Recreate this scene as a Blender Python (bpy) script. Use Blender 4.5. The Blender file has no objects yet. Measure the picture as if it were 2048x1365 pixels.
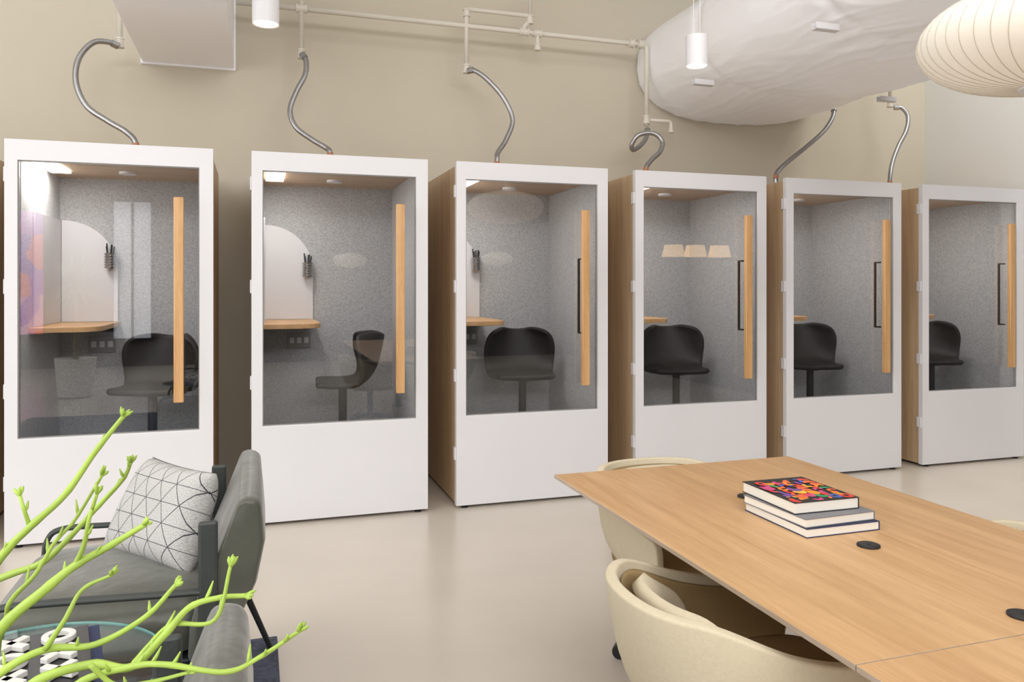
import bpy, math, random
from math import sin, cos, tan, atan, pi, radians
from mathutils import Vector, noise, Matrix
random.seed(4)
F=1582.0; YAW=radians(18); CH=1.424
def P(px,py,Y):
    th=atan((px-1024)/F)+YAW; X=Y*tan(th); zc=X*sin(YAW)+Y*cos(YAW)
    return (X,Y,CH+(572-py)/F*zc)
def C(px,py,zc):
    xr=(px-1024)/F*zc
    return (xr*cos(YAW)+zc*sin(YAW), zc*cos(YAW)-xr*sin(YAW), CH+(572-py)/F*zc)
def s2l(c):
    return tuple(((v/255)/12.92 if v/255<=.04045 else ((v/255+.055)/1.055)**2.4) for v in c)+(1,)
bpy.context.scene.view_settings.view_transform='Standard'
# ---------------------------------------------------------------- materials
def newmat(name):
    m=bpy.data.materials.new(name); m.use_nodes=True
    nt=m.node_tree; b=nt.nodes['Principled BSDF']; return m,nt,b
def N(nt,t,**k):
    n=nt.nodes.new(t)
    for a,v in k.items(): setattr(n,a,v)
    return n
def coords(nt,scale=(1,1,1)):
    tc=N(nt,'ShaderNodeTexCoord'); mp=N(nt,'ShaderNodeMapping'); mp.inputs['Scale'].default_value=scale
    nt.links.new(tc.outputs['Object'],mp.inputs['Vector']); return mp
def M(name,col,rough=.5,metal=0,vary=0,vscale=3,bump=0,bscale=50,emit=0,ecol=None,coat=0,sheen=0,stretch=(1,1,1),bdist=.01,ridge=False):
    m,nt,b=newmat(name); c=s2l(col)
    b.inputs['Base Color'].default_value=c; b.inputs['Roughness'].default_value=rough; b.inputs['Metallic'].default_value=metal
    if coat: b.inputs['Coat Weight'].default_value=coat; b.inputs['Coat Roughness'].default_value=.2
    if sheen: b.inputs['Sheen Weight'].default_value=sheen
    mp=coords(nt,stretch)
    if vary:
        n=N(nt,'ShaderNodeTexNoise'); n.inputs['Scale'].default_value=vscale; n.inputs['Detail'].default_value=4
        nt.links.new(mp.outputs[0],n.inputs['Vector'])
        r=N(nt,'ShaderNodeValToRGB'); r.color_ramp.elements[0].position=.3; r.color_ramp.elements[1].position=.7
        r.color_ramp.elements[0].color=tuple(x*(1-vary) for x in c[:3])+(1,); r.color_ramp.elements[1].color=tuple(min(1,x*(1+vary)) for x in c[:3])+(1,)
        nt.links.new(n.outputs['Fac'],r.inputs[0]); nt.links.new(r.outputs[0],b.inputs['Base Color'])
    if bump:
        n=N(nt,'ShaderNodeTexNoise'); n.inputs['Scale'].default_value=bscale; n.inputs['Detail'].default_value=3
        if ridge: n.noise_type='RIDGED_MULTIFRACTAL'; n.inputs['Distortion'].default_value=.6
        nt.links.new(mp.outputs[0],n.inputs['Vector'])
        bp=N(nt,'ShaderNodeBump'); bp.inputs['Strength'].default_value=bump; bp.inputs['Distance'].default_value=bdist
        nt.links.new(n.outputs['Fac'],bp.inputs['Height']); nt.links.new(bp.outputs[0],b.inputs['Normal'])
    if emit:
        b.inputs['Emission Color'].default_value=s2l(ecol or col); b.inputs['Emission Strength'].default_value=emit
    return m
def wood(name,a,bc,axis='z',rough=.45,freq=14,dist=2.5,st=None,lo=.48,hi=.82):
    m,nt,b=newmat(name)
    st=st or {'x':(.07,1,1),'y':(1,.07,1),'z':(1,1,.05)}[axis]
    mp=coords(nt,st)
    n=N(nt,'ShaderNodeTexNoise'); n.inputs['Scale'].default_value=freq; n.inputs['Detail'].default_value=6; n.inputs['Distortion'].default_value=dist*.2; n.inputs['Roughness'].default_value=.6
    nt.links.new(mp.outputs[0],n.inputs['Vector'])
    n2=N(nt,'ShaderNodeTexNoise'); n2.inputs['Scale'].default_value=freq*9; n2.inputs['Detail'].default_value=2
    nt.links.new(mp.outputs[0],n2.inputs['Vector'])
    mx=N(nt,'ShaderNodeMath',operation='MULTIPLY_ADD'); mx.inputs[1].default_value=.35
    nt.links.new(n2.outputs['Fac'],mx.inputs[0]); nt.links.new(n.outputs['Fac'],mx.inputs[2])
    r=N(nt,'ShaderNodeValToRGB'); r.color_ramp.elements[0].position=lo; r.color_ramp.elements[1].position=hi
    r.color_ramp.elements[0].color=s2l(bc); r.color_ramp.elements[1].color=s2l(a)
    nt.links.new(mx.outputs[0],r.inputs[0]); nt.links.new(r.outputs[0],b.inputs['Base Color'])
    b.inputs['Roughness'].default_value=rough
    bp=N(nt,'ShaderNodeBump'); bp.inputs['Strength'].default_value=.08; bp.inputs['Distance'].default_value=.003
    nt.links.new(n2.outputs['Fac'],bp.inputs['Height']); nt.links.new(bp.outputs[0],b.inputs['Normal'])
    return m
def glass(name,tint,base=.05,rough=0.0):
    m=bpy.data.materials.new(name); m.use_nodes=True; nt=m.node_tree; nt.nodes.clear()
    out=N(nt,'ShaderNodeOutputMaterial'); tr=N(nt,'ShaderNodeBsdfTransparent'); gl=N(nt,'ShaderNodeBsdfGlossy'); mx=N(nt,'ShaderNodeMixShader')
    tr.inputs[0].default_value=tint; gl.inputs['Roughness'].default_value=rough; gl.inputs['Color'].default_value=(.95,.95,.95,1)
    lw=N(nt,'ShaderNodeLayerWeight'); lw.inputs[0].default_value=.5
    pw=N(nt,'ShaderNodeMath',operation='POWER'); pw.inputs[1].default_value=4.0
    ma=N(nt,'ShaderNodeMath',operation='MULTIPLY_ADD'); ma.inputs[1].default_value=1-base; ma.inputs[2].default_value=base
    nt.links.new(lw.outputs['Facing'],pw.inputs[0]); nt.links.new(pw.outputs[0],ma.inputs[0])
    nt.links.new(ma.outputs[0],mx.inputs[0]); nt.links.new(tr.outputs[0],mx.inputs[1]); nt.links.new(gl.outputs[0],mx.inputs[2]); nt.links.new(mx.outputs[0],out.inputs[0])
    return m
m_wall=M('wall_paint',(211,204,187),.9,vary=.02,vscale=1.2,bump=.04,bscale=120)
m_wallr=M('wall_paint_grey',(230,231,229),.9,vary=.02,vscale=1.2,bump=.04,bscale=120)
m_wallb=M('wall_paint_rear',(84,80,76),.9,vary=.03)
m_ceil=M('ceiling_paint',(236,234,230),.9,vary=.02)
m_floor=M('polished_concrete',(211,202,190),.24,vary=.05,vscale=1.3,bump=.01,bscale=30)
m_white=M('white_laminate',(226,225,228),.35,vary=.01,vscale=2)
m_duct=M('white_sheet_metal',(246,246,250),.4,vary=.02,vscale=3,emit=.05)  # faint emission added so the duct underside looks brighter
m_pipe=M('painted_pipe',(226,221,209),.5,vary=.02)
m_oak=wood('oak_side',(214,187,152),(190,161,126),'z',.45,16)
m_oakceil=wood('oak_ceiling',(204,176,146),(178,150,120),'x',.45,14)
m_handle=wood('oak_handle',(216,172,120),(190,142,90),'z',.4,30)
m_table=wood('oak_table',(214,174,126),(180,136,90),'y',.33,26,3,(1,.05,1),.38,.92)
m_tedge=wood('oak_table_edge',(190,172,154),(164,146,128),'y',.5,14)
m_desk=wood('oak_desk',(222,178,128),(200,154,104),'y',.4,18)
m_felt=M('grey_felt',(186,186,187),.95,vary=.2,vscale=90,bump=.12,bscale=150,sheen=.2)
m_dark=M('black_plastic',(28,28,30),.5,vary=.05)
m_metalblk=M('black_metal',(38,40,44),.4,metal=.3,vary=.05)
m_armpad=M('dark_arm_leather',(58,62,60),.5,vary=.1,vscale=8,bump=.1,bscale=80)
m_bead=M('grey_gasket',(150,148,146),.5,vary=.03)
m_stool=M('black_leather',(24,21,20),.55,vary=.1,vscale=6,bump=.15,bscale=120)
m_glass=glass('booth_glass',(.92,.925,.93,1),.055)
m_tglass=glass('table_glass',(.86,.93,.92,1),.05)
m_tealedge=M('teal_glass_edge',(110,178,172),.15,vary=.05)
m_led=M('led_diffuser',(255,250,240),.5,emit=9,ecol=(255,248,236),vary=.01)
m_ledsmall=M('lamp_diffuser',(255,244,225),.5,emit=6,ecol=(255,232,200),vary=.01)
m_hose=M('braided_steel',(170,170,172),.3,metal=.85,vary=.25,vscale=260)
m_orange=M('orange_rubber',(186,128,100),.5,vary=.05)
m_bag=M('white_plastic_wrap',(252,252,255),.28,vary=.01,vscale=5,bump=.42,bscale=4,stretch=(1.8,.5,2.2),bdist=.014,ridge=True,emit=.06,ecol=(240,242,255))  # slight glow put into the wrap to brighten its underside
m_olive=M('olive_velvet',(80,82,72),.38,vary=.2,vscale=5,bump=.4,bscale=7,sheen=.3,bdist=.025)
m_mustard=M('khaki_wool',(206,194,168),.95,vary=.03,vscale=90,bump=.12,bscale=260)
m_mustshade=M('khaki_wool_shaded',(154,130,90),.95,vary=.04,vscale=90,bump=.12,bscale=260)  # khaki wool again, darkened to paint in the shade inside the chair
m_brass=M('brushed_brass',(196,152,86),.3,metal=1,vary=.05)
m_navy=M('navy_cloth',(34,44,82),.6,vary=.08,vscale=60)
m_rug=M('blue_grey_rug',(72,76,92),.98,vary=.4,vscale=45,bump=.6,bscale=160)
m_paper=M('paper_pages',(240,236,226),.8,vary=.05,vscale=400,stretch=(.02,.02,1))
m_black=M('black_cover',(24,24,28),.35,vary=.03)
m_stem=M('green_stem',(162,190,82),.5,vary=.2,vscale=14,bump=.1,bscale=90)
m_leaf=M('green_leaf',(150,180,110),.5,vary=.2,vscale=8)
m_trunk=M('brown_trunk',(128,120,80),.8,vary=.2,vscale=14)
m_pot=M('white_ceramic',(225,222,214),.4,vary=.03)
m_soil=M('dark_soil',(60,46,36),.95,vary=.3,vscale=60,bump=.6)
m_ivory=M('ivory_resin',(220,219,214),.4,vary=.03)
m_chrome=M('chrome_wire',(175,176,178),.25,metal=1,vary=.05)
m_daylight=M('daylight_pane',(240,246,255),.3,emit=.9,ecol=(238,244,255),vary=.01)
m_shade=M('warm_linen_shade',(240,220,185),.8,emit=2.6,ecol=(255,210,150),vary=.05)
# ---------------------------------------------------------------- geometry
def link(o,parent=None,**props):
    bpy.context.collection.objects.link(o)
    if parent is not None: o.parent=parent
    for k,v in props.items(): o[k]=v
    return o
def mesh(name,V,Fc,mat,parent=None,smooth=False,bevel=0,seg=2,sub=0,solid=0,loc=None,rotz=0,mats=None,mi=None,**props):
    me=bpy.data.meshes.new(name); me.from_pydata([tuple(v) for v in V],[],Fc); 
    for mm in (mats or [mat]): me.materials.append(mm)
    if mi: 
        for p,i in zip(me.polygons,mi): p.material_index=i
    import bmesh
    bm=bmesh.new(); bm.from_mesh(me); bmesh.ops.recalc_face_normals(bm,faces=bm.faces); bm.to_mesh(me); bm.free()
    if smooth:
        for p in me.polygons: p.use_smooth=True
    o=bpy.data.objects.new(name,me)
    if loc: o.location=loc
    o.rotation_euler[2]=rotz
    if solid:
        md=o.modifiers.new('solid','SOLIDIFY'); md.thickness=solid; md.offset=-1
    if bevel:
        md=o.modifiers.new('bev','BEVEL'); md.width=bevel; md.segments=seg; md.limit_method='ANGLE'
    if sub:
        md=o.modifiers.new('sub','SUBSURF'); md.levels=sub; md.render_levels=sub
    return link(o,parent,**props)
def bx(x0,x1,y0,y1,z0,z1):
    V=[(x,y,z) for x in(x0,x1) for y in(y0,y1) for z in(z0,z1)]
    return V,[(0,1,3,2),(4,6,7,5),(0,4,5,1),(2,3,7,6),(0,2,6,4),(1,5,7,3)]
def merge(L):
    V=[];Fc=[]
    for v,f in L:
        n=len(V); V+=list(v); Fc+=[tuple(i+n for i in q) for q in f]
    return V,Fc
def boxes(name,L,mat,parent=None,**k):
    V,Fc=merge([bx(*b) for b in L]); return mesh(name,V,Fc,mat,parent,**k)
def empty(name,loc,rotz=0,**props):
    o=bpy.data.objects.new(name,None); o.location=loc; o.rotation_euler[2]=rotz; o.empty_display_size=.1
    return link(o,None,**props)
def catmull(p,per=8):
    p=[Vector(a) for a in p]; q=[2*p[0]-p[1]]+p+[2*p[-1]-p[-2]]; R=[]
    for i in range(1,len(q)-2):
        for j in range(per):
            t=j/per; a,b,c,d=q[i-1:i+3]
            R.append(.5*((2*b)+(c-a)*t+(2*a-5*b+4*c-d)*t*t+(3*b-a-3*c+d)*t**3))
    R.append(p[-1]); return R
def resample(p,step):
    out=[p[0]]; acc=0
    for a,b in zip(p[:-1],p[1:]):
        L=(b-a).length
        if L==0: continue
        d=step-acc
        while d<=L:
            out.append(a.lerp(b,d/L)); d+=step
        acc=L-(d-step)
    return out
def sweep(pts,r,n=10,cap=True):
    pts=[Vector(p) for p in pts]; m=len(pts)
    if not hasattr(r,'__len__'): r=[r]*m
    V=[];Fc=[]; up=None
    for i,p in enumerate(pts):
        t=(pts[min(i+1,m-1)]-pts[max(i-1,0)]).normalized()
        if up is None:
            up=t.orthogonal().normalized()
        up=(up-t*up.dot(t))
        up=up.normalized() if up.length>1e-6 else t.orthogonal().normalized()
        s=t.cross(up)
        for k in range(n):
            a=2*pi*k/n; V.append(p+(up*cos(a)+s*sin(a))*r[i])
    for i in range(m-1):
        for k in range(n):
            Fc.append((i*n+k,i*n+(k+1)%n,(i+1)*n+(k+1)%n,(i+1)*n+k))
    if cap: Fc.append(tuple(range(n))); Fc.append(tuple((m-1)*n+k for k in range(n)))
    return V,Fc
def lathe(prof,n=32,c=(0,0)):
    V=[];Fc=[];m=len(prof)
    for (r,z) in prof:
        for k in range(n):
            a=2*pi*k/n; V.append((c[0]+r*cos(a),c[1]+r*sin(a),z))
    for i in range(m-1):
        for k in range(n): Fc.append((i*n+k,i*n+(k+1)%n,(i+1)*n+(k+1)%n,(i+1)*n+k))
    Fc.append(tuple(range(n))); Fc.append(tuple((m-1)*n+k for k in range(n)))
    return V,Fc
def cyl(r,z0,z1,c=(0,0),n=32): return lathe([(r,z0),(r,z1)],n,c)
def clone(root,loc=None,rotz=None,parent=None,**props):
    o=root.copy(); bpy.context.collection.objects.link(o)
    if parent is not None: o.parent=parent
    if loc is not None: o.location=loc
    if rotz is not None: o.rotation_euler[2]=rotz
    for k,v in props.items(): o[k]=v
    for c in list(root.children): clone(c,parent=o)
    return o
# ---------------------------------------------------------------- camera
cam=bpy.data.cameras.new('camera'); cam.sensor_width=36; cam.lens=F/2048*36; cam.shift_y=-(682.5-572)/2048; cam.clip_start=.05
co=bpy.data.objects.new('camera',cam); co.location=(0,0,CH); co.rotation_euler=(radians(90),0,-YAW); link(co); bpy.context.scene.camera=co
# ---------------------------------------------------------------- room
WY=6.05; WX=6.17; LX=-5.5; BY=-5.5; HZ=4.6
S=dict(kind='structure')
boxes('floor',[(LX-.1,WX+.1,BY-.1,WY+.1,-.1,0)],m_floor,**S)
boxes('ceiling',[(LX-.1,WX+.1,BY-.1,WY+.1,HZ,HZ+.1)],m_ceil,**S)
boxes('wall_north',[(LX-.1,WX+.1,WY,WY+.1,0,HZ)],m_wall,**S)
boxes('wall_east',[(WX,WX+.1,4.6,WY,0,HZ)],m_wallr,**S)
boxes('wall_southeast',[(WX,WX+.1,BY,4.6,0,HZ)],m_wallb,**S)  # unseen stretch of east wall, made dark to cut reflections in booth glass
boxes('wall_west',[(LX-.1,LX,BY,WY,0,HZ)],m_wallr,**S)
boxes('wall_south',[(LX,WX,BY-.1,BY,0,HZ)],m_wallb,**S)
def window(i,x0,x1,z0,z1):
    boxes('window_%d'%i,[(x0,x1,BY+.01,BY+.02,z0,z1)],m_daylight,**S)
    fr=[(x0-.05,x0,BY+.005,BY+.06,z0-.05,z1+.05),(x1,x1+.05,BY+.005,BY+.06,z0-.05,z1+.05),(x0,x1,BY+.005,BY+.06,z1,z1+.05),(x0,x1,BY+.005,BY+.06,z0-.05,z0),((x0+x1)/2-.02,(x0+x1)/2+.02,BY+.02,BY+.05,z0,z1)]
    boxes('trim_%d'%i,fr,m_metalblk,**S)
window(1,-2.35,-1.75,.5,2.9)
m_art,nt,b=newmat('abstract_paint'); mp=coords(nt,(1.2,1.2,1.2)); vo=N(nt,'ShaderNodeTexVoronoi'); vo.inputs['Scale'].default_value=2.2; nt.links.new(mp.outputs[0],vo.inputs['Vector'])
rp=N(nt,'ShaderNodeValToRGB'); rp.color_ramp.interpolation='CONSTANT'
sp=N(nt,'ShaderNodeSeparateColor'); nt.links.new(vo.outputs['Color'],sp.inputs[0]); nt.links.new(sp.outputs[0],rp.inputs[0])
cs_=[(240,50,150),(180,60,200),(250,110,120),(246,160,210),(140,60,190)]
rp.color_ramp.elements[0].color=s2l(cs_[0]); rp.color_ramp.elements[1].position=.8; rp.color_ramp.elements[1].color=s2l(cs_[4])
for i in(1,2,3): e=rp.color_ramp.elements.new(.2*i); e.color=s2l(cs_[i])
nt.links.new(rp.outputs[0],b.inputs['Base Color']); nt.links.new(rp.outputs[0],b.inputs['Emission Color']); b.inputs['Emission Strength'].default_value=1.3  # emission added so the art shows up reflected in the booth glass
pa=empty('wall_panel',(-3.65,BY+.01,.6),label='tall art panel with abstract pink and purple shapes',category='wall art')
boxes('art_panel',[(-.25,.22,0,.03,0,2.1)],m_art,pa); boxes('panel_frame',[(-.28,-.25,0,.05,-.03,2.13),(.22,.25,0,.05,-.03,2.13),(-.25,.22,0,.05,-.03,0),(-.25,.22,0,.05,2.1,2.13)],m_metalblk,pa)
# ---------------------------------------------------------------- phone booth
BW=1.056; BD=1.01; BH=2.22; FY=4.9
ox=-.528; oy=-BD/2
def B(x0,x1,y0,y1,z0,z1): return (x0+ox,x1+ox,y0+oy,y1+oy,z0,z1)
BX=[-2.538,-1.286,-.02,1.22,2.483,3.711,4.975]
booth=empty('phone_booth',(BX[1]+.528,FY+BD/2,0),label='white framed phone booth with glass door and oak sides',category='phone booth',group='row of phone booths')
boxes('cabinet_body',[B(.012,.05,.045,BD,.02,2.2),B(BW-.05,BW-.012,.045,BD,.02,2.2),B(.05,BW-.05,BD-.04,BD,.02,2.2),B(.05,BW-.05,.045,BD-.04,2.15,2.2),B(.05,BW-.05,.045,BD-.04,.02,.07)],m_oak,booth,bevel=.002,label='light oak outer cabinet')
boxes('felt_lining',[B(.05,.068,.05,BD-.058,.07,2.135),B(BW-.068,BW-.05,.05,BD-.058,.07,2.135),B(.05,BW-.05,BD-.058,BD-.04,.07,2.135)],m_felt,booth,label='grey acoustic felt wall lining')
boxes('ceiling_panel',[B(.05,BW-.05,.05,BD-.04,2.135,2.15)],m_oakceil,booth)
boxes('floor_panel',[B(.068,BW-.068,.05,BD-.058,.07,.085)],m_dark,booth)
wx0,wx1,wz0,wz1=.063,.981,.592,2.107
def ring(x0,x1,z0,z1,a0,a1,c0,c1,y0,y1):
    o_=[(x0,z0),(x1,z0),(x1,z1),(x0,z1)]; i_=[(a0,c0),(a1,c0),(a1,c1),(a0,c1)]
    V=[(x+ox,y+oy,z) for y in(y0,y1) for (x,z) in o_+i_]; Fc=[]
    for b in(0,8):
        for k in range(4): Fc.append((b+k,b+(k+1)%4,b+4+(k+1)%4,b+4+k))
    for k in range(4):
        Fc.append((k,(k+1)%4,8+(k+1)%4,8+k)); Fc.append((4+k,4+(k+1)%4,12+(k+1)%4,12+k))
    return V,Fc
V,Fc=ring(0,BW,.018,BH,wx0,wx1,wz0,wz1,0,.042)
door=mesh('door',V,Fc,m_white,booth,bevel=.003,label='white framed door')
V,Fc=ring(wx0,wx1,wz0,wz1,wx0+.005,wx1-.005,wz0+.005,wz1-.005,.008,.03)
mesh('glazing_bead',V,Fc,m_bead,door)
boxes('glass_pane',[B(wx0+.004,wx1-.004,.016,.022,wz0+.004,wz1-.004)],m_glass,door,label='clear glass pane')
h=boxes('handle',[B(.848,.900,-.055,-.022,.761,1.928)],m_handle,door,bevel=.004,label='long vertical oak handle')
boxes('pull_handle',[B(.866,.882,.070,.082,1.10,1.61),B(.866,.882,.022,.082,1.10,1.112),B(.866,.882,.022,.082,1.598,1.61)],m_dark,door,bevel=.002,label='black inner pull handle')
hg=None
for z in(.35,.85,1.42,2.03):
    if hg is None: hg=boxes('hinge',[B(-.008,0,.012,.05,-.04,.04),B(-.004,.012,.04,.06,-.04,.04)],m_white,door,bevel=.002,loc=(0,0,z))
    else: clone(hg,loc=(0,0,z),parent=door)
def rounded_desk():
    x0,x1,y0,y1=.068,.425,.20,BD-.058; r=.16; pts=[(x0,y1),(x0,y0),(x1-r,y0)]
    for k in range(1,9): a=-pi/2+k*pi/16; pts.append((x1-r+r*cos(a),y0+r+r*sin(a)))
    pts.append((x1,y1)); n=len(pts)
    V=[(x+ox,y+oy,z) for z in(1.155,1.185) for x,y in pts]
    return V,[tuple(range(n)),tuple(range(n,2*n))]+[(k,(k+1)%n,n+(k+1)%n,n+k) for k in range(n)]
V,Fc=rounded_desk(); mesh('desk_shelf',V,Fc,m_desk,booth,bevel=.003)
boxes('desk_bracket',[B(.068,.40,BD-.10,BD-.058,1.12,1.155)],m_metalblk,booth)
pts=[(.081,1.186),(.416,1.186)]; r=.325
for k in range(0,13):
    a=k*pi/24; pts.append((.416-r+r*cos(a),1.854-r+r*sin(a)))
pts.append((.081,1.854)); n=len(pts); y0,y1=BD-.074,BD-.058
V=[(x+ox,y+oy,z) for y in(y0,y1) for x,z in pts]
mesh('arched_board',V,[tuple(range(n)),tuple(range(n,2*n))]+[(k,(k+1)%n,n+(k+1)%n,n+k) for k in range(n)],m_white,booth,bevel=.002,label='white quarter-arched writing board')
boxes('side_board',[B(.068,.08,.30,BD-.075,1.186,1.854)],m_white,booth,bevel=.002)
op=boxes('outlet_plate',[B(.24,.40,BD-.068,BD-.058,.98,1.09)],m_bead,booth,bevel=.002)
so=boxes('outlet_socket',[(-.015,.015,BD-.0705+oy,BD-.068+oy,1.015,1.055)],m_white,op,loc=(.27+ox,0,0))
for i in(1,2): clone(so,loc=(.27+i*.05+ox,0,0),parent=op)
boxes('light_panel',[B(.09,.20,.08,.62,2.122,2.135)],m_led,booth,label='bright LED light strip')
V,Fc=cyl(.05,2.12,2.135,(.53+ox,.55+oy)); mesh('vent_disc',V,Fc,m_white,booth)
ft=None
for (x,y) in((.06,.03),(BW-.06,.03),(.06,BD-.08),(BW-.06,BD-.08)):
    if ft is None:
        V,Fc=lathe([(.022,0),(.022,.008),(.01,.01),(.01,.022)],16); ft=mesh('foot',V,Fc,m_dark,booth,loc=(x+ox,y+oy,0))
    else: clone(ft,loc=(x+ox,y+oy,0),parent=booth)
for i,x in enumerate(BX):
    if i==1: continue
    clone(booth,loc=(x+.528,FY+BD/2,0))
for i,x in enumerate(BX):
    if i: 
        l=bpy.data.lights.new('booth_light','AREA'); l.shape='RECTANGLE'; l.size=.10; l.size_y=.5; l.energy=4.6; l.color=(1,.97,.93)
        o=bpy.data.objects.new('booth_light',l); o.location=(x+.145,FY+.35,2.115); link(o)
# pen cups
def pencup(loc,lab):
    e=empty('pen_cup',loc,label=lab,category='pen holder',group='pen cups in the booths')
    rings=[lathe([(.034,z),(.038,z+.005),(.034,z+.010)],20) for z in [i*.018 for i in range(6)]]
    V,Fc=merge(rings+[cyl(.031,0,.10,n=20)]); mesh('cup',V,Fc,m_chrome,e,smooth=False)
    L=[]
    for k in range(5):
        a=k*1.3; L.append(sweep([(0.012*cos(a),.012*sin(a),.03),(.026*cos(a),.026*sin(a),.145+.01*(k%3))],[.005,.005],6))
    V,Fc=merge(L); mesh('pencils',V,Fc,m_dark,e)
    return e
pc=pencup((BX[1]+.375,FY+BD-.116,1.54),'grey wire pen cup on a white board holding black pencils')
clone(pc,loc=(BX[2]+.375,FY+BD-.116,1.49)); clone(pc,loc=(BX[3]+.375,FY+BD-.116,1.54))
# booth stools
st=empty('stool',(0,0,.086),label='black shell stool on a pedestal inside a phone booth',category='stool',group='stools in the booths')
prof=[(.185,.695,.18),(.165,.712,.21),(.08,.71,.23),(-.06,.71,.24),(-.14,.73,.245),(-.185,.79,.25),(-.208,.86,.25),(-.225,.93,.243),(-.238,1.0,.215),(-.243,1.02,.15)]
V=[];Fc=[];NU=13
for i,(x,z,w) in enumerate(prof):
    s=i/(len(prof)-1)
    for k in range(NU):
        u=-1+2*k/(NU-1); c=abs(u)**2.2
        V.append((x+.17*c*max(0,min(1,(s-.3)*2)), u*w, z+ .01*c*(1-s)-.03*c*s))
for i in range(len(prof)-1):
    for k in range(NU-1): Fc.append((i*NU+k,i*NU+k+1,(i+1)*NU+k+1,(i+1)*NU+k))
mesh('seat_shell',V,Fc,m_stool,st,smooth=True,solid=.04,sub=2)
V,Fc=merge([lathe([(.2,0),(.2,.012),(.05,.022),(.03,.03)],32),lathe([(.028,.02),(.028,.65),(.075,.656),(.075,.666)],20)])
mesh('pedestal',V,Fc,m_metalblk,st)
SR=[(1,.68,.47,246),(2,.58,.50,176),(3,.62,.52,-98),(4,.60,.50,-100),(5,.575,.46,-106),(6,.56,.46,-120)]
for j,(b,rx,ry,an) in enumerate(SR):
    if j==0: st.location=(BX[b]+rx,FY+ry,.086); st.rotation_euler[2]=radians(an)
    else: clone(st,loc=(BX[b]+rx,FY+ry,.086),rotz=radians(an))
# ---------------------------------------------------------------- sheet metal duct
x0,x1=P(285,127,WY-.02)[0],P(468,127,WY-.02)[0]; zb=P(285,127,WY-.02)[2]
d=empty('air_duct',((x0+x1)/2,4,zb),label='white rectangular sheet metal air duct',category='air duct')
hw=(x1-x0)/2
boxes('duct_body',[(-hw,hw,-3.5,WY-4,.012,.75)],m_duct,d,bevel=.004)
fl=boxes('duct_flange',[(-hw-.012,hw+.012,-.03,0,0,.76)],m_duct,d,bevel=.002,loc=(0,WY-4,0)); clone(fl,loc=(0,-.6,0),parent=d)
# ---------------------------------------------------------------- wrapped duct
cxD,czD,aD,bD=3.965,CH+1.86,.92,.43
wd=empty('insulated_duct',(cxD,3.5,czD),label='large air duct wrapped in wrinkled white plastic',category='air duct')
V=[];Fc=[];NA=260;ys=[WY-.01-i*.018 for i in range(284)]
def rdg(v): return 1-abs(noise.noise(v))*2
for i,y in enumerate(ys):
    e=min(1,.965+.035*min(1,(i/10))**.6) 
    dd=abs(((y-5.05+.65)%1.3)-.65); pinch=1-.020*math.exp(-(dd/.05)**2)
    pk=1+1.5*math.exp(-(dd/.25)**2)
    for k in range(NA):
        a=2*pi*k/NA; ca,sa=cos(a),sin(a); pw=.76
        x=aD*math.copysign(abs(ca)**pw,ca); z=bD*math.copysign(abs(sa)**pw,sa)
        wp=noise.noise(Vector((x*1.5,y*1.2,z*1.5)))*.8
        w2=rdg(Vector((x*4+wp,y*1.0+x*.8+wp,z*5+7)))**4; w3=rdg(Vector((x*9-wp*2+y*.8,y*1.6-x*1,z*10+3+wp)))**3; w4=rdg(Vector((x*16+y*2,y*4+x*2+wp,z*17+3)))**3
        msk=.5+.5*max(0,min(1,.5+noise.noise(Vector((x*1.2+9,y*1.1,z)))*1.6))
        off_=(.007*w2+.004*w3+.0016*w4)*msk*pk
        L_=(x*x+z*z)**.5; s=e*pinch*(1+(off_-.005)/L_)
        sag=-.03*(1-math.exp(-(dd/.3)**2)) if sa<0 else 0
        V.append((x*s,y-3.5,z*s+sag*abs(sa)))
n=len(ys)
for i in range(n-1):
    for k in range(NA): Fc.append((i*NA+k,i*NA+(k+1)%NA,(i+1)*NA+(k+1)%NA,(i+1)*NA+k))
Fc.append(tuple(range(NA))); Fc.append(tuple((n-1)*NA+k for k in range(NA)))
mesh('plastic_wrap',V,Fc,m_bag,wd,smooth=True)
sb=None
for y in(5.05,3.75):
    for x_,z_ in((-.86,0),(.80,-.0)):
        L=[(-.08,.08,-.02,.02,-.40,-.395),(-.08,.08,-.02,-.016,-.40,-.36),(-.08,.08,.016,.02,-.40,-.36)]
        if sb is None: sb=boxes('hanger_bracket',L,m_white,wd,loc=(x_,y-3.5,z_))
        else: clone(sb,loc=(x_,y-3.5,z_),parent=wd)
# ---------------------------------------------------------------- pipes
YP=5.75
def roundpath(pts,r=.05):
    pts=[Vector(p) for p in pts]; out=[pts[0]]
    for a,b,c in zip(pts[:-2],pts[1:-1],pts[2:]):
        d1=(a-b).normalized(); d2=(c-b).normalized(); rr=min(r,(a-b).length*.45,(c-b).length*.45)
        for k in range(5):
            t=k/4; out.append((b+d1*rr).lerp(b,t).lerp(b.lerp(b+d2*rr,t),t))
    out.append(pts[-1]); return out
A1=P(240,92,YP)
mz=(P(603,20,YP)[2]+P(1293,88,YP)[2])/2
X1293=P(1293,88,YP)[0]; X2=P(603,0,YP)[0]; X3=P(933,15,YP)[0]; zr=P(933,18,YP)[2]; X4=P(1060,25,YP)[0]
X5=P(1075,70,YP)[0]; z6=P(1295,240,YP)[2]; X6=P(1342,240,YP)[0]; X7=P(1780,180,YP)[0]; Z7=P(1780,213,YP)[2]
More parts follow.
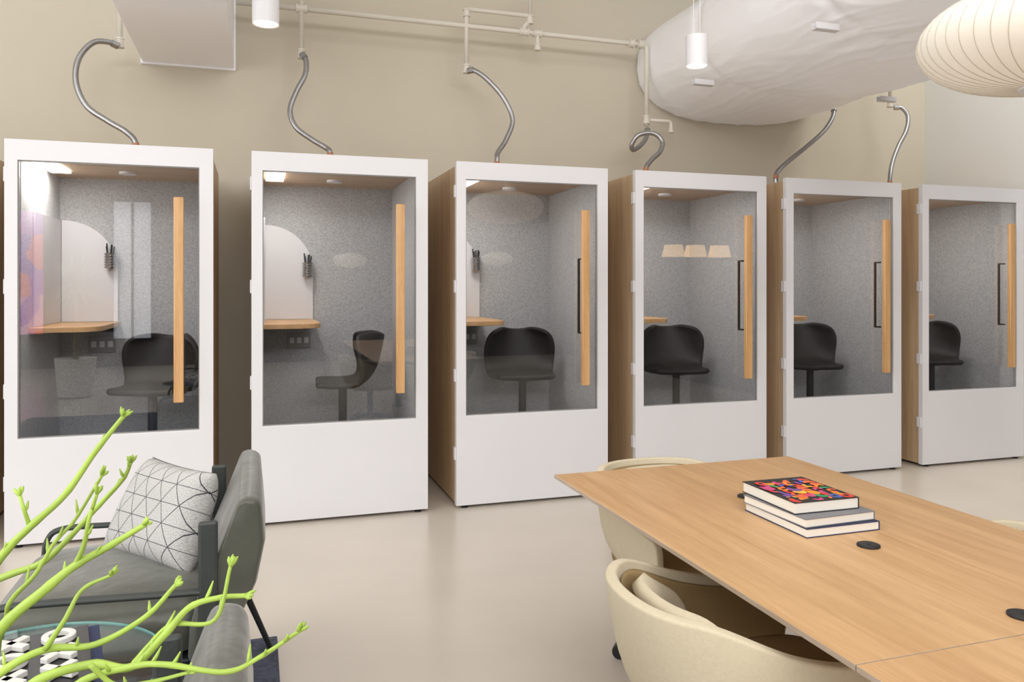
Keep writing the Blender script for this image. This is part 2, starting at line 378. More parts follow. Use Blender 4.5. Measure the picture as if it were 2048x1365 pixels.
def pipeobj(off,runs,fits,lab):
    off=Vector(off); e=empty('sprinkler_pipe',off,label=lab,category='pipe',group='painted sprinkler pipes')
    V,Fc=merge([sweep([Vector(p)-off for p in q],r,12) for q,r in runs]); mesh('pipe_run',V,Fc,m_pipe,e,smooth=True)
    for p,ax,l,r in fits:
        dv={'x':Vector((l,0,0)),'z':Vector((0,0,l))}[ax]
        z0=Vector((0,0,0))
        V,Fc=sweep([z0-dv*1.1,z0-dv*.75,z0-dv*.749,z0+dv*.749,z0+dv*.75,z0+dv*1.1],[r*1.18,r*1.18,r,r,r*1.18,r*1.18],14)
        mesh('pipe_fitting',V,Fc,m_pipe,e,loc=Vector(p)-off)
    return e
pipeobj((X2,YP,mz),[
 (roundpath([(x1+.02,YP,mz),(X1293,YP,mz),(X1293,YP,P(1293,252,YP)[2])]),.019),
 ([(X2,YP,HZ),(X2,YP,P(603,112,YP)[2])],.017),
 (roundpath([(X3,YP,P(933,142,YP)[2]),(X3,YP,zr),(X4,YP,zr),(X4,YP,mz+.09),(X4-.05,YP,mz+.04),(X4-.05,YP,mz)],.03),.017),
 ([(X4,YP,zr),(X4,YP,HZ)],.014),([(X5,YP,mz),(X5,YP,mz-.12)],.016),
 (roundpath([(X1293,YP,z6),(X6,YP,z6),(X6,YP,z6-.09)],.02),.014)],
 [((X2,YP,mz),'x',.035,.027),((X2,YP,P(603,108,YP)[2]),'z',.03,.025),((X3,YP,P(933,138,YP)[2]),'z',.03,.025),((X3,YP,zr-.03),'z',.025,.024),((X4-.05,YP,mz),'x',.035,.027),((X5,YP,mz),'x',.03,.026),((X5,YP,mz-.11),'z',.02,.024),((X4,YP,mz+.1),'z',.03,.024),((X1293-.14,YP,mz),'x',.02,.033),((X1293-.06,YP,mz),'x',.02,.033),((X1293,YP,z6),'z',.03,.026),((X6,YP,z6-.07),'z',.02,.02)],
 'beige painted sprinkler pipework running along the wall')
pipeobj(A1,[([(A1[0],YP,HZ),(A1[0],YP,A1[2])],.017)],[((A1[0],YP,A1[2]+.02),'z',.03,.024)],'beige pipe drop beside the rectangular air duct')
pipeobj((X7,YP,Z7),[([(X7,YP,HZ),(X7,YP,Z7-.01)],.016)],[((X7,YP,Z7+.02),'z',.025,.024)],'beige pipe drop behind the wrapped duct')
# ---------------------------------------------------------------- hoses
def hose(pix,ybase,lab,loopend=False):
    m=len(pix); pts=[]
    for i,(a,b) in enumerate(pix):
        t=i/(m-1); pts.append(Vector(P(a,b,YP-.03+(ybase-YP+.03)*t)))
    pts.append(Vector((pts[-1].x,pts[-1].y,2.205)))
    base=pts[-1].copy(); e=empty('flexible_hose',base,label=lab,category='hose',group='braided hoses above the booths')
    path=resample(catmull([p-base for p in pts],14),.006)
    rr=[.0175+(.0016 if i%2 else -.0008) for i in range(len(path))]
    V,Fc=sweep(path,rr,12); mesh('braided_sleeve',V,Fc,m_hose,e,smooth=True)
    nn=len(path)
    V,Fc=sweep(path[nn-21:nn-15],.0205,12); mesh('hose_coupling',V,Fc,m_orange,e,label='orange hose coupling')
    V,Fc=sweep(path[:8],.024,12); mesh('hose_ferrule',V,Fc,m_chrome,e)
    V,Fc=sweep(path[nn-13:],.02,12); mesh('hose_ferrule',V,Fc,m_chrome,e)
    return e
hose([(236,92),(215,84),(185,86),(157,118),(152,165),(173,212),(215,242),(252,264),(271,286)],5.5,'braided steel hose curving from a wall pipe into a booth roof')
hose([(604,108),(612,122),(610,150),(592,185),(580,222),(592,255),(625,280),(652,296),(660,306)],5.5,'braided steel hose bending down to a booth roof')
hose([(936,142),(950,142),(975,160),(1008,198),(1025,240),(1012,280),(996,305),(994,320)],5.5,'braided steel hose curving into a booth roof')
hose([(1295,258),(1292,276),(1280,292),(1266,300),(1264,288),(1278,270),(1306,267),(1324,282),(1321,302),(1305,318),(1295,330),(1292,338)],5.45,'looped braided steel hose curling below a pipe onto a booth roof')
hose([(1668,215),(1665,235),(1648,262),(1615,292),(1580,320),(1560,338),(1552,352)],5.5,'braided steel hose coming from behind the wrapped duct')
hose([(1788,215),(1805,217),(1816,235),(1812,262),(1797,292),(1785,325),(1780,356)],5.5,'braided steel hose dropping to the last booth roof')
# ---------------------------------------------------------------- cylindrical pendants
def pend(loc,lab):
    e=empty('pendant_light',loc,label=lab,category='pendant light',group='small cylinder pendants')
    V,Fc=lathe([(.054,.004),(.06,0),(.06,.165),(.0,.165)],32); mesh('lamp_shade',V[:],Fc,m_white,e)
    V,Fc=cyl(.052,.002,.004); mesh('diffuser',V,Fc,m_ledsmall,e)
    V,Fc=sweep([(-.02,0,.16),(-.02,0,HZ-loc[2])],.0018,6); cb=mesh('cable',V,Fc,m_white,e); clone(cb,loc=(.04,0,0),parent=e)
    return e
p1=pend((.047,3.82,2.63),'white cylinder pendant light hanging on thin wires')
clone(p1,loc=(2.29,3.79,2.62))
# ---------------------------------------------------------------- saucer pendant
m_bub=M('bubble_shade',(234,228,216),.7,emit=.15,ecol=(255,246,230),vary=.01)
m_rib=M('shade_rib',(206,198,184),.6,vary=.02)
def saucer(loc,sc,lab):
    e=empty('saucer_pendant',loc,label=lab,category='pendant light',group='ribbed saucer pendants')
    a,b=.40*sc,.165*sc; pf=[]
    for k in range(25):
        t=-pi/2+.16+ (pi-.32)*k/24; pf.append((a*abs(cos(t))**.8, b*sin(t)))
    V,Fc=lathe(pf,96); mesh('lamp_shade',V,Fc,m_bub,e,smooth=True)
    L=[]
    for j in range(48):
        an=2*pi*j/48; L.append(sweep([((r+.001)*cos(an+.012*k),(r+.001)*sin(an+.012*k),z*1.005) for k,(r,z) in enumerate(pf)],.0013*sc,5))
    V,Fc=merge(L); mesh('rib',V,Fc,m_rib,e,kind='stuff')
    V,Fc=merge([cyl(pf[0][0]+.006,-b-.006,-b+.008),cyl(pf[0][0]+.006,b-.008,b+.01),sweep([(0,0,-b),(0,0,HZ-loc[2])],.004,8)]); mesh('stem',V,Fc,m_white,e)
    return e
saucer((2.50,1.93,2.245),1.0,'white ribbed saucer pendant lamp hanging above the table')
saucer((1.33,-2.0,1.80),.62,'small white ribbed saucer pendant lamp')
s3=saucer((3.6,-2.0,1.85),.62,'small white ribbed saucer pendant lamp')
dr=None
for x in(5.12,5.44,5.80):
    if dr is None:
        dr=empty('drum_pendant',(x,.8,1.80),label='warm glowing linen drum pendant',category='pendant light',group='drum pendants')
        V,Fc=lathe([(.15,0),(.115,.15)],32); mesh('lamp_shade',V,Fc,m_shade,dr); V,Fc=sweep([(0,0,.15),(0,0,2.79)],.006,6); mesh('cord',V,Fc,m_dark,dr)
    else: clone(dr,loc=(x,.8,1.80))
pm=empty('potted_yucca',(-2.18,-1.5,0),label='spiky yucca palm in a white planter',category='potted plant')
V,Fc=lathe([(.16,0),(.2,.02),(.24,.5),(.22,.5),(.21,.44),(0,.44)],32); mesh('pot',V,Fc,m_pot,pm)
V,Fc=sweep([(0,0,.44),(.02,0,1.0),(0,.02,1.45)],[.04,.035,.03],10); mesh('trunk',V,Fc,m_trunk,pm,smooth=True)
V=[];Fc=[]
for k in range(110):
    a=random.uniform(0,2*pi); el=random.uniform(-.5,1.4); L0=random.uniform(.42,.62); c0=Vector((0,.02,1.35+random.uniform(0,.12)))
    dv=Vector((cos(a)*cos(el),sin(a)*cos(el),sin(el))); sd=dv.cross(Vector((0,0,1))).normalized() if abs(el)<1.5 else Vector((1,0,0)); b0=len(V)
    for q in range(5):
        t=q/4; p=c0+dv*L0*t+Vector((0,0,-.12*t*t)); w_=.018*(1-t)**.6+.001; V+= [p-sd*w_,p+sd*w_]
    for q in range(4): Fc.append((b0+2*q,b0+2*q+1,b0+2*q+3,b0+2*q+2))
mesh('leaves',V,Fc,m_leaf,pm,kind='stuff')
# ---------------------------------------------------------------- conference table
tb=empty('meeting_table',(1.53,1.1,0),label='large light oak meeting table with black cable ports',category='table')
def top(y0,y1,nm,par,mat,farbev=True):
    x0,x1=-.5,.505; z1=.74; zm=.728; z0=.705; i=.035
    fy=i if farbev else 0; ny=0 if farbev else i
    V=[(x0,y0,z1),(x1,y0,z1),(x1,y1,z1),(x0,y1,z1),(x0,y0,zm),(x1,y0,zm),(x1,y1,zm),(x0,y1,zm),(x0+i,y0+ny,z0),(x1-i,y0+ny,z0),(x1-i,y1-fy,z0),(x0+i,y1-fy,z0)]
    Fc=[(0,1,2,3),(8,9,10,11)]
    for b in(0,4):
        for k in range(4): Fc.append((b+k,b+(k+1)%4,b+4+(k+1)%4,b+4+k))
    return mesh(nm,V,Fc,None,par,mats=[mat,m_tedge],mi=[0,0]+[1]*8,bevel=.001)
top(.067,1.576,'tabletop',tb,m_table); top(-1.3,.064,'tabletop',tb,m_table,False)
lg=boxes('pedestal_leg',[(-.03,.03,-.05,.05,.03,.705),(-.05,.05,-.09,.09,0,.03)],m_metalblk,tb,bevel=.01,loc=(.28,.98,0)); clone(lg,loc=(.08,-.6,0),parent=tb)
V,Fc=lathe([(.029,.7402),(.029,.7445),(.024,.7465),(.0,.7465)],32); V2,F2=bx(-.004,.004,-.025,.0,.746,.7472)
V,Fc=merge([(V,Fc),(V2,F2)])
g=mesh('cable_port',V,Fc,m_dark,tb,loc=(1.532-1.53,1.686-1.1,0)); clone(g,loc=(-.017,1.1,0),parent=tb); clone(g,loc=(-.02,.13,0),parent=tb)
def book(loc,w,l,t,cov,lab,rz=0):
    e=empty('book',loc,rz,label=lab,category='book',group='stack of books on the table')
    c=.002
    boxes('cover',[(-w/2,w/2,-l/2,l/2,0,c),(-w/2,w/2,-l/2,l/2,t-c,t),(w/2-c,w/2,-l/2,l/2,c,t-c)],cov,e,bevel=.0006)
    boxes('pages',[(-w/2+.003,w/2-c,-l/2+.003,l/2-.003,c,t-c)],m_paper,e)
    return e
z=.7402
book((1.541,1.93,z),.245,.285,.025,m_navy,'navy hardcover book at the bottom of the stack'); z+=.0255
book((1.535,1.935,z),.24,.275,.024,M('charcoal_cover',(120,120,124),.5,vary=.04),'grey hardcover book in the middle of the stack',radians(2)); z+=.0245
tbk=book((1.530,1.965,z),.215,.255,.032,m_black,'black hardcover book with colourful abstract cover on top',radians(-1))
cols=[(226,62,48),(240,150,40),(64,104,190),(240,196,60),(214,70,130),(60,150,96),(120,70,150),(240,110,60)]
cm=[M('print_%d'%i,c,.4,vary=.02) for i,c in enumerate(cols)]
V=[];Fc=[];mi=[];zz=.0322
for q in range(48):
    cx=-.080+.160*((q*7)%6)/5+random.uniform(-.006,.006); cy=-.098+.175*((q//6))/7+random.uniform(-.006,.006); r=random.uniform(.015,.021); a0=random.choice([0,pi/2,pi,-pi/2])+random.uniform(-.3,.3); sp_=random.choice([pi,1.5*pi,pi,2*pi]); ri=random.choice([0,.4])*r
    nseg=14; b=len(V); zz+=.00005
    for k in range(nseg+1):
        a=a0+sp_*k/nseg; V.append((cx+r*cos(a),cy+r*sin(a)*1.2,zz)); V.append((cx+ri*cos(a),cy+ri*sin(a)*1.2,zz))
    for k in range(nseg): Fc.append((b+2*k,b+2*k+2,b+2*k+3,b+2*k+1)); mi.append([0,1,4,7,2,0,3,7,4,5,0,1,6,7][q%14])
o=mesh('cover_print',V,Fc,None,tbk,mats=cm,mi=mi)
# ---------------------------------------------------------------- tub chairs
tc=empty('tub_chair',(1.125,1.655,0),label='khaki wool tub chair on black casters tucked under the table',category='chair',group='khaki chairs around the meeting table')
FW=.32
def upath(t,a,b,fwd):
    ang=abs(t)*1.55
    if ang<1: 
        th=ang*pi/2; x=-a*cos(th)**.85 if cos(th)>0 else 0; y=b*sin(th)**.85
    else: x=(ang-1)/.55*fwd; y=b-.025*((ang-1)/.55)**2
    return x,math.copysign(y,t) if t else 0
V=[];Fc=[];NT=45
rows=[(0,.60),(.1,.78),(.3,.92),(.6,.98),(1,1.0)]
def rimz(t,top):
    w=min(1,max(0,(abs(t)-.30)/.5)); w=w*w*(3-2*w); return top-.105*w-.03*max(0,abs(t)-.8)*5
for (s,sc) in rows:
    for k in range(NT):
        t=-1+2*k/(NT-1); x,y=upath(t,.28,.275,FW); rim=rimz(t,.715)
        zb=.37; zt=zb+(rim-zb)*(s**.9); lean=-.035*s if x<0 else 0
        V.append((x*sc+lean*(-x/.3 if x<0 else 0)+0, y*sc, zt))
for i in range(len(rows)-1):
    for k in range(NT-1): Fc.append((i*NT+k,i*NT+k+1,(i+1)*NT+k+1,(i+1)*NT+k))
me=mesh('shell',V,Fc,m_mustard,tc,smooth=True,sub=1)
md=me.modifiers.new('s','SOLIDIFY'); md.thickness=.030; md.offset=0
md=me.modifiers.new('b','BEVEL'); md.width=.013; md.segments=4; md.limit_method='ANGLE'; md.angle_limit=radians(50)
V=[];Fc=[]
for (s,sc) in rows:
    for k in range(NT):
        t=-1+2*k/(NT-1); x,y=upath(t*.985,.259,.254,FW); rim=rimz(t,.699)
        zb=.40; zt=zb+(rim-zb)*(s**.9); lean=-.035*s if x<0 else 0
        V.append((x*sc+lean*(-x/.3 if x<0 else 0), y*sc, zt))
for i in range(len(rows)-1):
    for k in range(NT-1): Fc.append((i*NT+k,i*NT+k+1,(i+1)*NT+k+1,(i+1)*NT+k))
mesh('shaded_inside',V,Fc,m_mustshade,tc,smooth=True,sub=1,solid=.003,label='inside of the shell, shade put into a brown tone')  # extra inner skin carrying the painted shade of the shell inside
def squircle(rx,ry,z,n=40,e=.6): return [(rx*math.copysign(abs(cos(2*pi*k/n))**e,cos(2*pi*k/n)),ry*math.copysign(abs(sin(2*pi*k/n))**e,sin(2*pi*k/n)),z) for k in range(n)]
def loft(L):
    n=len(L[0]);V=[p for l in L for p in l];Fc=[]
    for i in range(len(L)-1):
        for k in range(n): Fc.append((i*n+k,i*n+(k+1)%n,(i+1)*n+(k+1)%n,(i+1)*n+k))
    Fc+= [tuple(range(n)),tuple((len(L)-1)*n+k for k in range(n))]; return V,Fc
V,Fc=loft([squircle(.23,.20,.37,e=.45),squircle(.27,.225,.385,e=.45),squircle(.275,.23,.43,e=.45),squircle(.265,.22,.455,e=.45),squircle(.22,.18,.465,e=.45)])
V=[(x+.07,y,z) for x,y,z in V]; mesh('seat_cushion',V,Fc,m_mustshade,tc,smooth=True)
V=[];Fc=[]
for i,(s,dx) in enumerate([(0,.02),(.25,.055),(.6,.065),(.88,.05),(1,.02)]):
    for k in range(21):
        t=(-1+2*k/20)*.54; x,y=upath(t,.248,.245,FW); V.append((x+dx-.03*s+.012, y*.95-math.copysign(dx*.35*abs(t),t), .45+.24*s-(.085*max(0,abs(t)-.26)/.28 if s>.5 else 0)))
for i in range(4):
    for k in range(20): Fc.append((i*21+k,i*21+k+1,(i+1)*21+k+1,(i+1)*21+k))
me=mesh('back_cushion',V,Fc,m_mustard,tc,smooth=True,sub=1); md=me.modifiers.new('s','SOLIDIFY'); md.thickness=.035; md.offset=0
L=[lathe([(.03,.10),(.03,.36),(.12,.375)],20),lathe([(.05,.07),(.05,.12),(.03,.13)],20)]
for k in range(5):
    a=2*pi*k/5+.3; L.append(sweep([(.03*cos(a),.03*sin(a),.10),(.15*cos(a),.15*sin(a),.09),(.22*cos(a),.22*sin(a),.075)],[.022,.018,.013],8))
V,Fc=merge(L); mesh('star_base',V,Fc,m_metalblk,tc)
cs=None
for k in range(5):
    a=2*pi*k/5+.3
    if cs is None:
        V,Fc=merge([sweep([(0,-.02,.028),(0,.02,.028)],.028,18),sweep([(0,0,.03),(0,0,.075)],.009,8)])
        cs=mesh('caster',V,Fc,m_dark,tc,loc=(.22*cos(a),.22*sin(a),0),bevel=.003)
    else: clone(cs,loc=(.22*cos(a),.22*sin(a),0),rotz=a,parent=tc)
clone(tc,loc=(1.505,2.62,0),rotz=radians(-90),label='khaki wool tub chair at the head of the table')
clone(tc,loc=(1.925,1.62,0),rotz=radians(180),label='khaki wool tub chair on the far side of the table')
# ---------------------------------------------------------------- rug + lounge chairs
boxes('rug',[(-2.3,.085,.2,3.33,0,.011)],m_rug,bevel=.004,label='blue-grey woven rug under the lounge chairs',category='rug')
RZ=.0115
ac=empty('armchair',(-.35,2.81,RZ),label='olive velvet lounge armchair with black frame and patterned cushion',category='armchair',group='olive lounge armchairs')
prof=[(.295,.765),(.305,.785),(.33,.792),(.357,.785),(.370,.77),(.380,.66),(.356,.54),(.30,.42),(.25,.33),(.165,.33),(.17,.42),(.20,.53),(.25,.65)]
n=len(prof); W=.375
V=[];Fc=[]
ysl=[(-W,.88),(-W+.012,.96),(-W+.035,1),(0,1.03),(W-.035,1),(W-.012,.96),(W,.88)]
cxp=sum(p[0] for p in prof)/n; czp=sum(p[1] for p in prof)/n
for (y,s) in ysl:
    for (x,zv) in prof: V.append((cxp+(x-cxp)*s,y,czp+(zv-czp)*(1-(1-s)*.3)))
for i in range(len(ysl)-1):
    for k in range(n): Fc.append((i*n+k,i*n+(k+1)%n,(i+1)*n+(k+1)%n,(i+1)*n+k))
Fc+=[tuple(range(n)),tuple((len(ysl)-1)*n+k for k in range(n))]
mesh('backrest',V,Fc,m_olive,ac,smooth=True,bevel=.008,seg=3)
V,Fc=loft([[(x-.08,y,z) for x,y,z in squircle(rx,ry,z,48,.28)] for rx,ry,z in[(.27,.31,.335),(.295,.335,.35),(.305,.34,.42),(.30,.335,.455),(.275,.305,.49),(.22,.25,.512),(.12,.14,.525)]])
mesh('seat_cushion',V,Fc,m_olive,ac,smooth=True)
boxes('seat_frame',[(-.37,.26,-.35,.35,.30,.335)],m_metalblk,ac,bevel=.006)
def arm(sg):
    y=.368*sg
    path=catmull([(.25,y,.53),(.1,y,.535),(-.15,y,.545),(-.30,y,.545),(-.35,y,.51),(-.36,y,.42),(-.355,y,.32)],8)
    V,Fc=sweep(path,.010,10); V=[(v.x,(v.y-y)*1.7+y,v.z) for v in V]
    return V,Fc
for sg in(1,-1):
    V,Fc=arm(sg); mesh('armrest',V,Fc,m_armpad,ac,smooth=True,label='dark padded armrest')
    y=.385*sg; boxes('back_post',[(.195,.248,min(y,y-.02*sg),max(y,y-.02*sg),.31,.735)],m_armpad,ac,bevel=.008)
    V,Fc=sweep([(-.34,.345*sg,.32),(-.36,.36*sg,0)],[.015,.010],10); mesh('leg',V,Fc,m_metalblk,ac)
    V,Fc=sweep([(.24,.345*sg,.40),(.30,.37*sg,.28),(.41,.40*sg,0)],[.014,.013,.010],10); mesh('leg',V,Fc,m_metalblk,ac)
clone(ac,loc=(-.383,1.29,RZ),label='olive velvet lounge armchair beside a round glass table')
# pillow
m_pil,nt,b=newmat('patterned_weave')
uv=N(nt,'ShaderNodeTexCoord'); sp=N(nt,'ShaderNodeSeparateXYZ'); nt.links.new(uv.outputs['UV'],sp.inputs[0])
def mth(op,a,bb=None,c=None):
    x=N(nt,'ShaderNodeMath',operation=op)
    for i,v in enumerate((a,bb,c)):
        if v is None: continue
        if isinstance(v,(int,float)): x.inputs[i].default_value=v
        else: nt.links.new(v,x.inputs[i])
    return x.outputs[0]
U,Vv=sp.outputs['X'],sp.outputs['Y']
def lines(e,nrm_):
    fr=mth('FRACT',e); dd=mth('ABSOLUTE',mth('SUBTRACT',fr,.5)); return mth('GREATER_THAN',dd,.5-.016*nrm_)
tot=None; k3=5.0
for e,w_ in ((mth('MULTIPLY',Vv,k3),1.0),(mth('MULTIPLY',mth('ADD',U,mth('MULTIPLY',Vv,.5)),k3),1.1),(mth('MULTIPLY',mth('SUBTRACT',U,mth('MULTIPLY',Vv,.5)),k3),1.1)):
    l=lines(mth('ADD',e,8.02),w_); tot=l if tot is None else mth('MAXIMUM',tot,l)
nz=N(nt,'ShaderNodeTexNoise'); nz.inputs['Scale'].default_value=110; nt.links.new(uv.outputs['UV'],nz.inputs['Vector'])
rp=N(nt,'ShaderNodeValToRGB'); rp.color_ramp.elements[0].color=s2l((160,159,159)); rp.color_ramp.elements[1].color=s2l((200,198,195)); rp.color_ramp.elements[0].position=.35; rp.color_ramp.elements[1].position=.62
nt.links.new(nz.outputs['Fac'],rp.inputs[0])
mx=N(nt,'ShaderNodeMix',data_type='RGBA'); nt.links.new(tot,mx.inputs[0]); nt.links.new(rp.outputs[0],mx.inputs[6]); mx.inputs[7].default_value=s2l((56,56,60))
nt.links.new(mx.outputs[2],b.inputs['Base Color']); b.inputs['Roughness'].default_value=.95
TL,TR,BR,BL=[Vector(v) for v in((-.35,3.12,.805),(-.12,2.76,.81),(-.20,2.69,.505),(-.50,3.06,.505))]
org=(BL+BR)/2
nrm=((TR-TL).cross(BL-TL)).normalized()
if nrm.dot(Vector((0,0,CH))-TL)<0: nrm=-nrm
G=30; V=[];Fc=[];UVs=[]
for side in(1,-1):
    for i in range(G+1):
        for j in range(G+1):
            u=i/G; v=j/G; pu,pv=2*u-1,2*v-1
            uu=.5+.5*pu*(1-.05*(1-pv*pv)); vv=.5+.5*pv*(1-.05*(1-pu*pu))
            p=BL.lerp(BR,uu).lerp(TL.lerp(TR,uu),vv)
            th=.08*(max(0,(1-pu**4)*(1-pv**4)))**.5*(1+.10*noise.noise(Vector((u*3,v*3,side*2+4))))
            V.append(p+nrm*side*th-org); UVs.append((u,v))
o2=(G+1)**2
for s in(0,1):
    for i in range(G):
        for j in range(G):
            a=s*o2+i*(G+1)+j; Fc.append((a,a+1,a+G+2,a+G+1) if s==0 else (a,a+G+1,a+G+2,a+1))
me=bpy.data.meshes.new('throw_pillow'); me.from_pydata(V,[],Fc); me.materials.append(m_pil)
ul=me.uv_layers.new(name='UVMap')
for lp in me.loops: ul.data[lp.index].uv=UVs[lp.vertex_index]
for p in me.polygons: p.use_smooth=True
o=bpy.data.objects.new('throw_pillow',me); o.location=org; o.modifiers.new('w','WELD').merge_threshold=.0005
link(o,None,label='light grey pillow with dark triangular line pattern on the armchair',category='pillow')
# ---------------------------------------------------------------- side table
sx,sy,sz=-.50,2.04,.54
t=empty('side_table',(sx,sy,RZ),label='round glass side table with brass legs',category='side table')
V,Fc=cyl(.296,sz-RZ-.010,sz-RZ,n=64); mesh('glass_top',V,Fc,m_tglass,t)
V,Fc=lathe([(.296,sz-RZ-.0105),(.2995,sz-RZ-.009),(.2995,sz-RZ-.001),(.296,sz-RZ+.0003)],64); Fc=Fc[:-2]; Fc+= [((3)*64+k,3*64+(k+1)%64,(k+1)%64,k) for k in range(64)]
mesh('glass_edge',V,Fc,m_tealedge,t,smooth=True)
lg=None
for k in range(3):
    a=radians(8+120*k)
    if lg is None:
        V,Fc=sweep([(0,0,0),(0,0,sz-RZ+.014)],.013,16); lg=mesh('leg',V,Fc,m_brass,t,loc=(.285*cos(a),.285*sin(a),0),label='brass rod leg')
    else: clone(lg,loc=(.285*cos(a),.285*sin(a),0),parent=t)
V,Fc=merge([sweep([(0,0,.2),(.285*cos(radians(8+120*k)),.285*sin(radians(8+120*k)),.2)],.008,10) for k in range(3)]); mesh('cross_bar',V,Fc,m_brass,t)
gx,gy,gr=-.52,2.02,radians(12)
tr=empty('game_board',(gx,gy,sz+.0005),gr,label='dark navy tic-tac-toe board on the glass table',category='board game')
boxes('board',[(-.185,.185,-.185,.185,0,.022)],m_navy,tr,bevel=.003)
boxes('board_box',[(-.160,.160,-.160,.160,.022,.036)],m_black,tr,bevel=.002)
def xo(kind,i,j):
    lx,ly=(i-1)*.096,(j-1)*.096
    wx=gx+lx*cos(gr)-ly*sin(gr); wy=gy+lx*sin(gr)+ly*cos(gr)
    if kind=='x':
        L=[]
        for sgn in(1,-1):
            a=sgn*pi/4; v,f=bx(-.043,.043,-.010,.010,0,.013); v=[(x*cos(a)-y*sin(a),x*sin(a)+y*cos(a),z) for x,y,z in v]; L.append((v,f))
        V,Fc=merge(L)
    else:
        n=32;V=[];
        for r,z in((.037,0),(.037,.013),(.021,.013),(.021,0)):
            for k in range(n): V.append((r*cos(2*pi*k/n),r*sin(2*pi*k/n),z))
        Fc=[(q*n+k,q*n+(k+1)%n,((q+1)%4)*n+(k+1)%n,((q+1)%4)*n+k) for q in range(4) for k in range(n)]
    o=mesh('game_piece',V,Fc,m_ivory,None,bevel=.002,loc=(wx,wy,sz+.0375),rotz=gr,label='ivory %s-shaped game piece on the board'%('cross' if kind=='x' else 'ring'),category='game piece',group='tic-tac-toe pieces')
ks='oxoxoxxxo'
for i in range(3):
    for j in range(3): xo(ks[i*3+j],i,j)
# ---------------------------------------------------------------- plant
base=Vector((-.62,.52,RZ))
pl=empty('potted_plant',base,label='tall green pencil cactus with slender branching stems in a planter',category='potted plant')
V,Fc=lathe([(.12,0),(.15,.02),(.19,.5),(.175,.5),(.165,.44)],36); mesh('pot',V,Fc,m_pot,pl)
V,Fc=cyl(.168,.43,.445); mesh('soil',V,Fc,m_soil,pl)
hub=base+Vector((.05,.08,.78))
V,Fc=sweep([p-base for p in catmull([base+Vector((0,0,.43)),base+Vector((.02,.03,.6)),hub],6)],[.022-.0005*i for i in range(13)],10); mesh('trunk',V,Fc,m_trunk,pl,smooth=True)
BR_=[
 ([(-120,1290),(0,1118),(60,1055),(130,990),(190,905),(248,832)],.95,.0085,.0036),
 ([(-140,1230),(0,1158),(80,1128),(130,1085),(190,1020),(245,960),(262,925)],1.05,.0075,.0032),
 ([(-60,1390),(0,1262),(90,1180),(150,1132),(215,1095),(290,1050)],.90,.0115,.004),
 ([(-60,1420),(0,1348),(90,1300),(190,1290),(290,1235),(352,1170)],.88,.008,.0032),
 ([(-20,1480),(60,1372),(180,1330),(262,1335),(330,1270),(380,1215),(440,1196),(492,1192)],.86,.0085,.0034),
 ([(60,1480),(150,1372),(260,1335),(330,1330),(450,1345),(520,1315),(600,1262)],.84,.0062,.0028),
 ([(262,1335),(300,1290),(345,1250),(430,1240),(462,1130)],.86,.0042,.0026),
 ([(-30,1300),(20,1205),(70,1150),(110,1085),(150,1040),(205,950)],1.0,.005,.0026),
 ([(150,1132),(168,1090),(178,1040),(195,985)],.90,.004,.0024),
 ([(60,1055),(48,1020),(38,990)],.95,.0036,.0024),
 ([(90,1300),(130,1240),(165,1180),(225,1150)],.88,.004,.0024),
 ([(180,1330),(230,1370),(300,1365),(380,1345)],.84,.004,.0024)]
L=[]
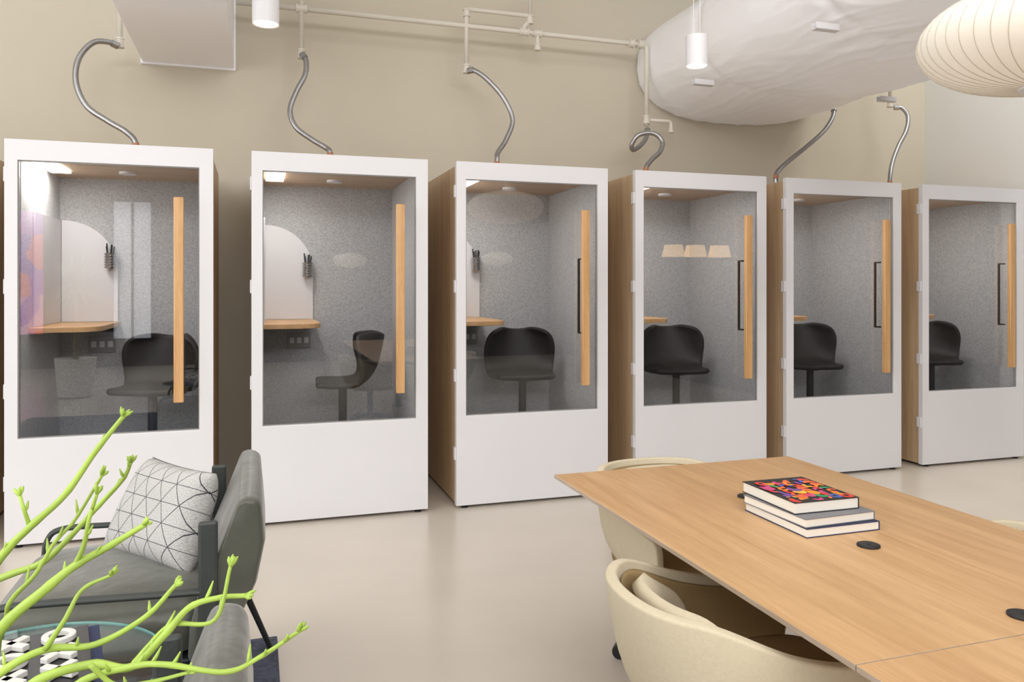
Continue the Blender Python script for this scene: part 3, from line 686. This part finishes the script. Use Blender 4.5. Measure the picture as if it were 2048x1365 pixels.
for bi,(pp,zc,r0,r1) in enumerate(BR_):
    pts=[Vector(C(a,b,zc+.008*sin(i*1.7+bi))) for i,(a,b) in enumerate(pp)]
    if pp[0][0]<-10 or pp[0][1]>1400:
        pts=[hub]+[hub.lerp(pts[0],.5)+Vector((0,0,-.03))]+pts
    path=catmull(pts,8); m=len(path)
    rr=[(r0+(r1-r0)*i/(m-1))*.76*(1+.12*max(0,sin(i*.8))**4) for i in range(m)]
    L.append(sweep([p-base for p in path],rr,8))
    tip=path[-1]; dv=(path[-1]-path[-4]).normalized()
    for k in range(5):
        side=Vector((random.uniform(-1,1),random.uniform(-1,1),random.uniform(-.3,1))).normalized()
        q=tip+ (dv*.7+side*.6).normalized()*random.uniform(.008,.013)
        L.append(sweep([tip-base-dv*.003,(tip+q)/2-base+side*.001,q-base],[.0014,.0024,.0006],6))
    for i in range(int(m*.45),m-3,4):
        if random.random()<.6:
            side=(Vector((random.uniform(-1,1),random.uniform(-1,1),random.uniform(0,1))).normalized()+dv*.8).normalized()
            a=path[i]; ln=random.uniform(.009,.018); e1=a+side*ln; e2=e1+Vector((0,0,.004))
            L.append(sweep([a-base,(a+e1)/2-base,e2-base],[.0018,.0022,.0008],6))
V,Fc=merge(L); mesh('stems',V,Fc,m_stem,pl,smooth=True,kind='stuff')
# ---------------------------------------------------------------- lights
LS=.87
def area(loc,sx_,sy_,en,rot=(0,0,0),col=(1,.988,.972)):
    l=bpy.data.lights.new('room_fill','AREA'); l.shape='RECTANGLE'; l.size=sx_; l.size_y=sy_; l.energy=en*LS; l.color=col  # unseen area lamp added to light the room
    o=bpy.data.objects.new('room_fill',l); o.location=loc; o.rotation_euler=rot; link(o)
area((-2.5,1.5,4.5),3,3,66); area((1.8,1.5,4.5),3,3,66)
area((5.55,3.2,4.45),1.0,4,65,(0,radians(-15),0),(1,.98,.95))  # added to brighten the east wall beside the wrapped duct
area((0,-3,4.5),5,2.5,80)
area((0,-5.3,4.1),9,.9,350,(radians(88),0,0),(1,.99,.985))  # added rear fill towards the booth wall, set above the glass reflections
area((-5.35,0,2.2),3.6,7,235,(0,radians(-90),0),(.96,.98,1))  # added side fill at the west wall, facing duct flank and booth sides
l=bpy.data.lights.new('floor_warm_fill','SPOT'); l.energy=140; l.color=(1,.86,.66); l.spot_size=radians(46); l.spot_blend=.9; l.shadow_soft_size=.2  # unseen spot added to warm the floor at far right
o=bpy.data.objects.new('floor_warm_fill',l); o.location=(5.35,3.5,4.3); link(o)
w=bpy.data.worlds.new('world'); bpy.context.scene.world=w; w.use_nodes=True; w.node_tree.nodes['Background'].inputs[0].default_value=(.8,.85,.9,1); w.node_tree.nodes['Background'].inputs[1].default_value=.3
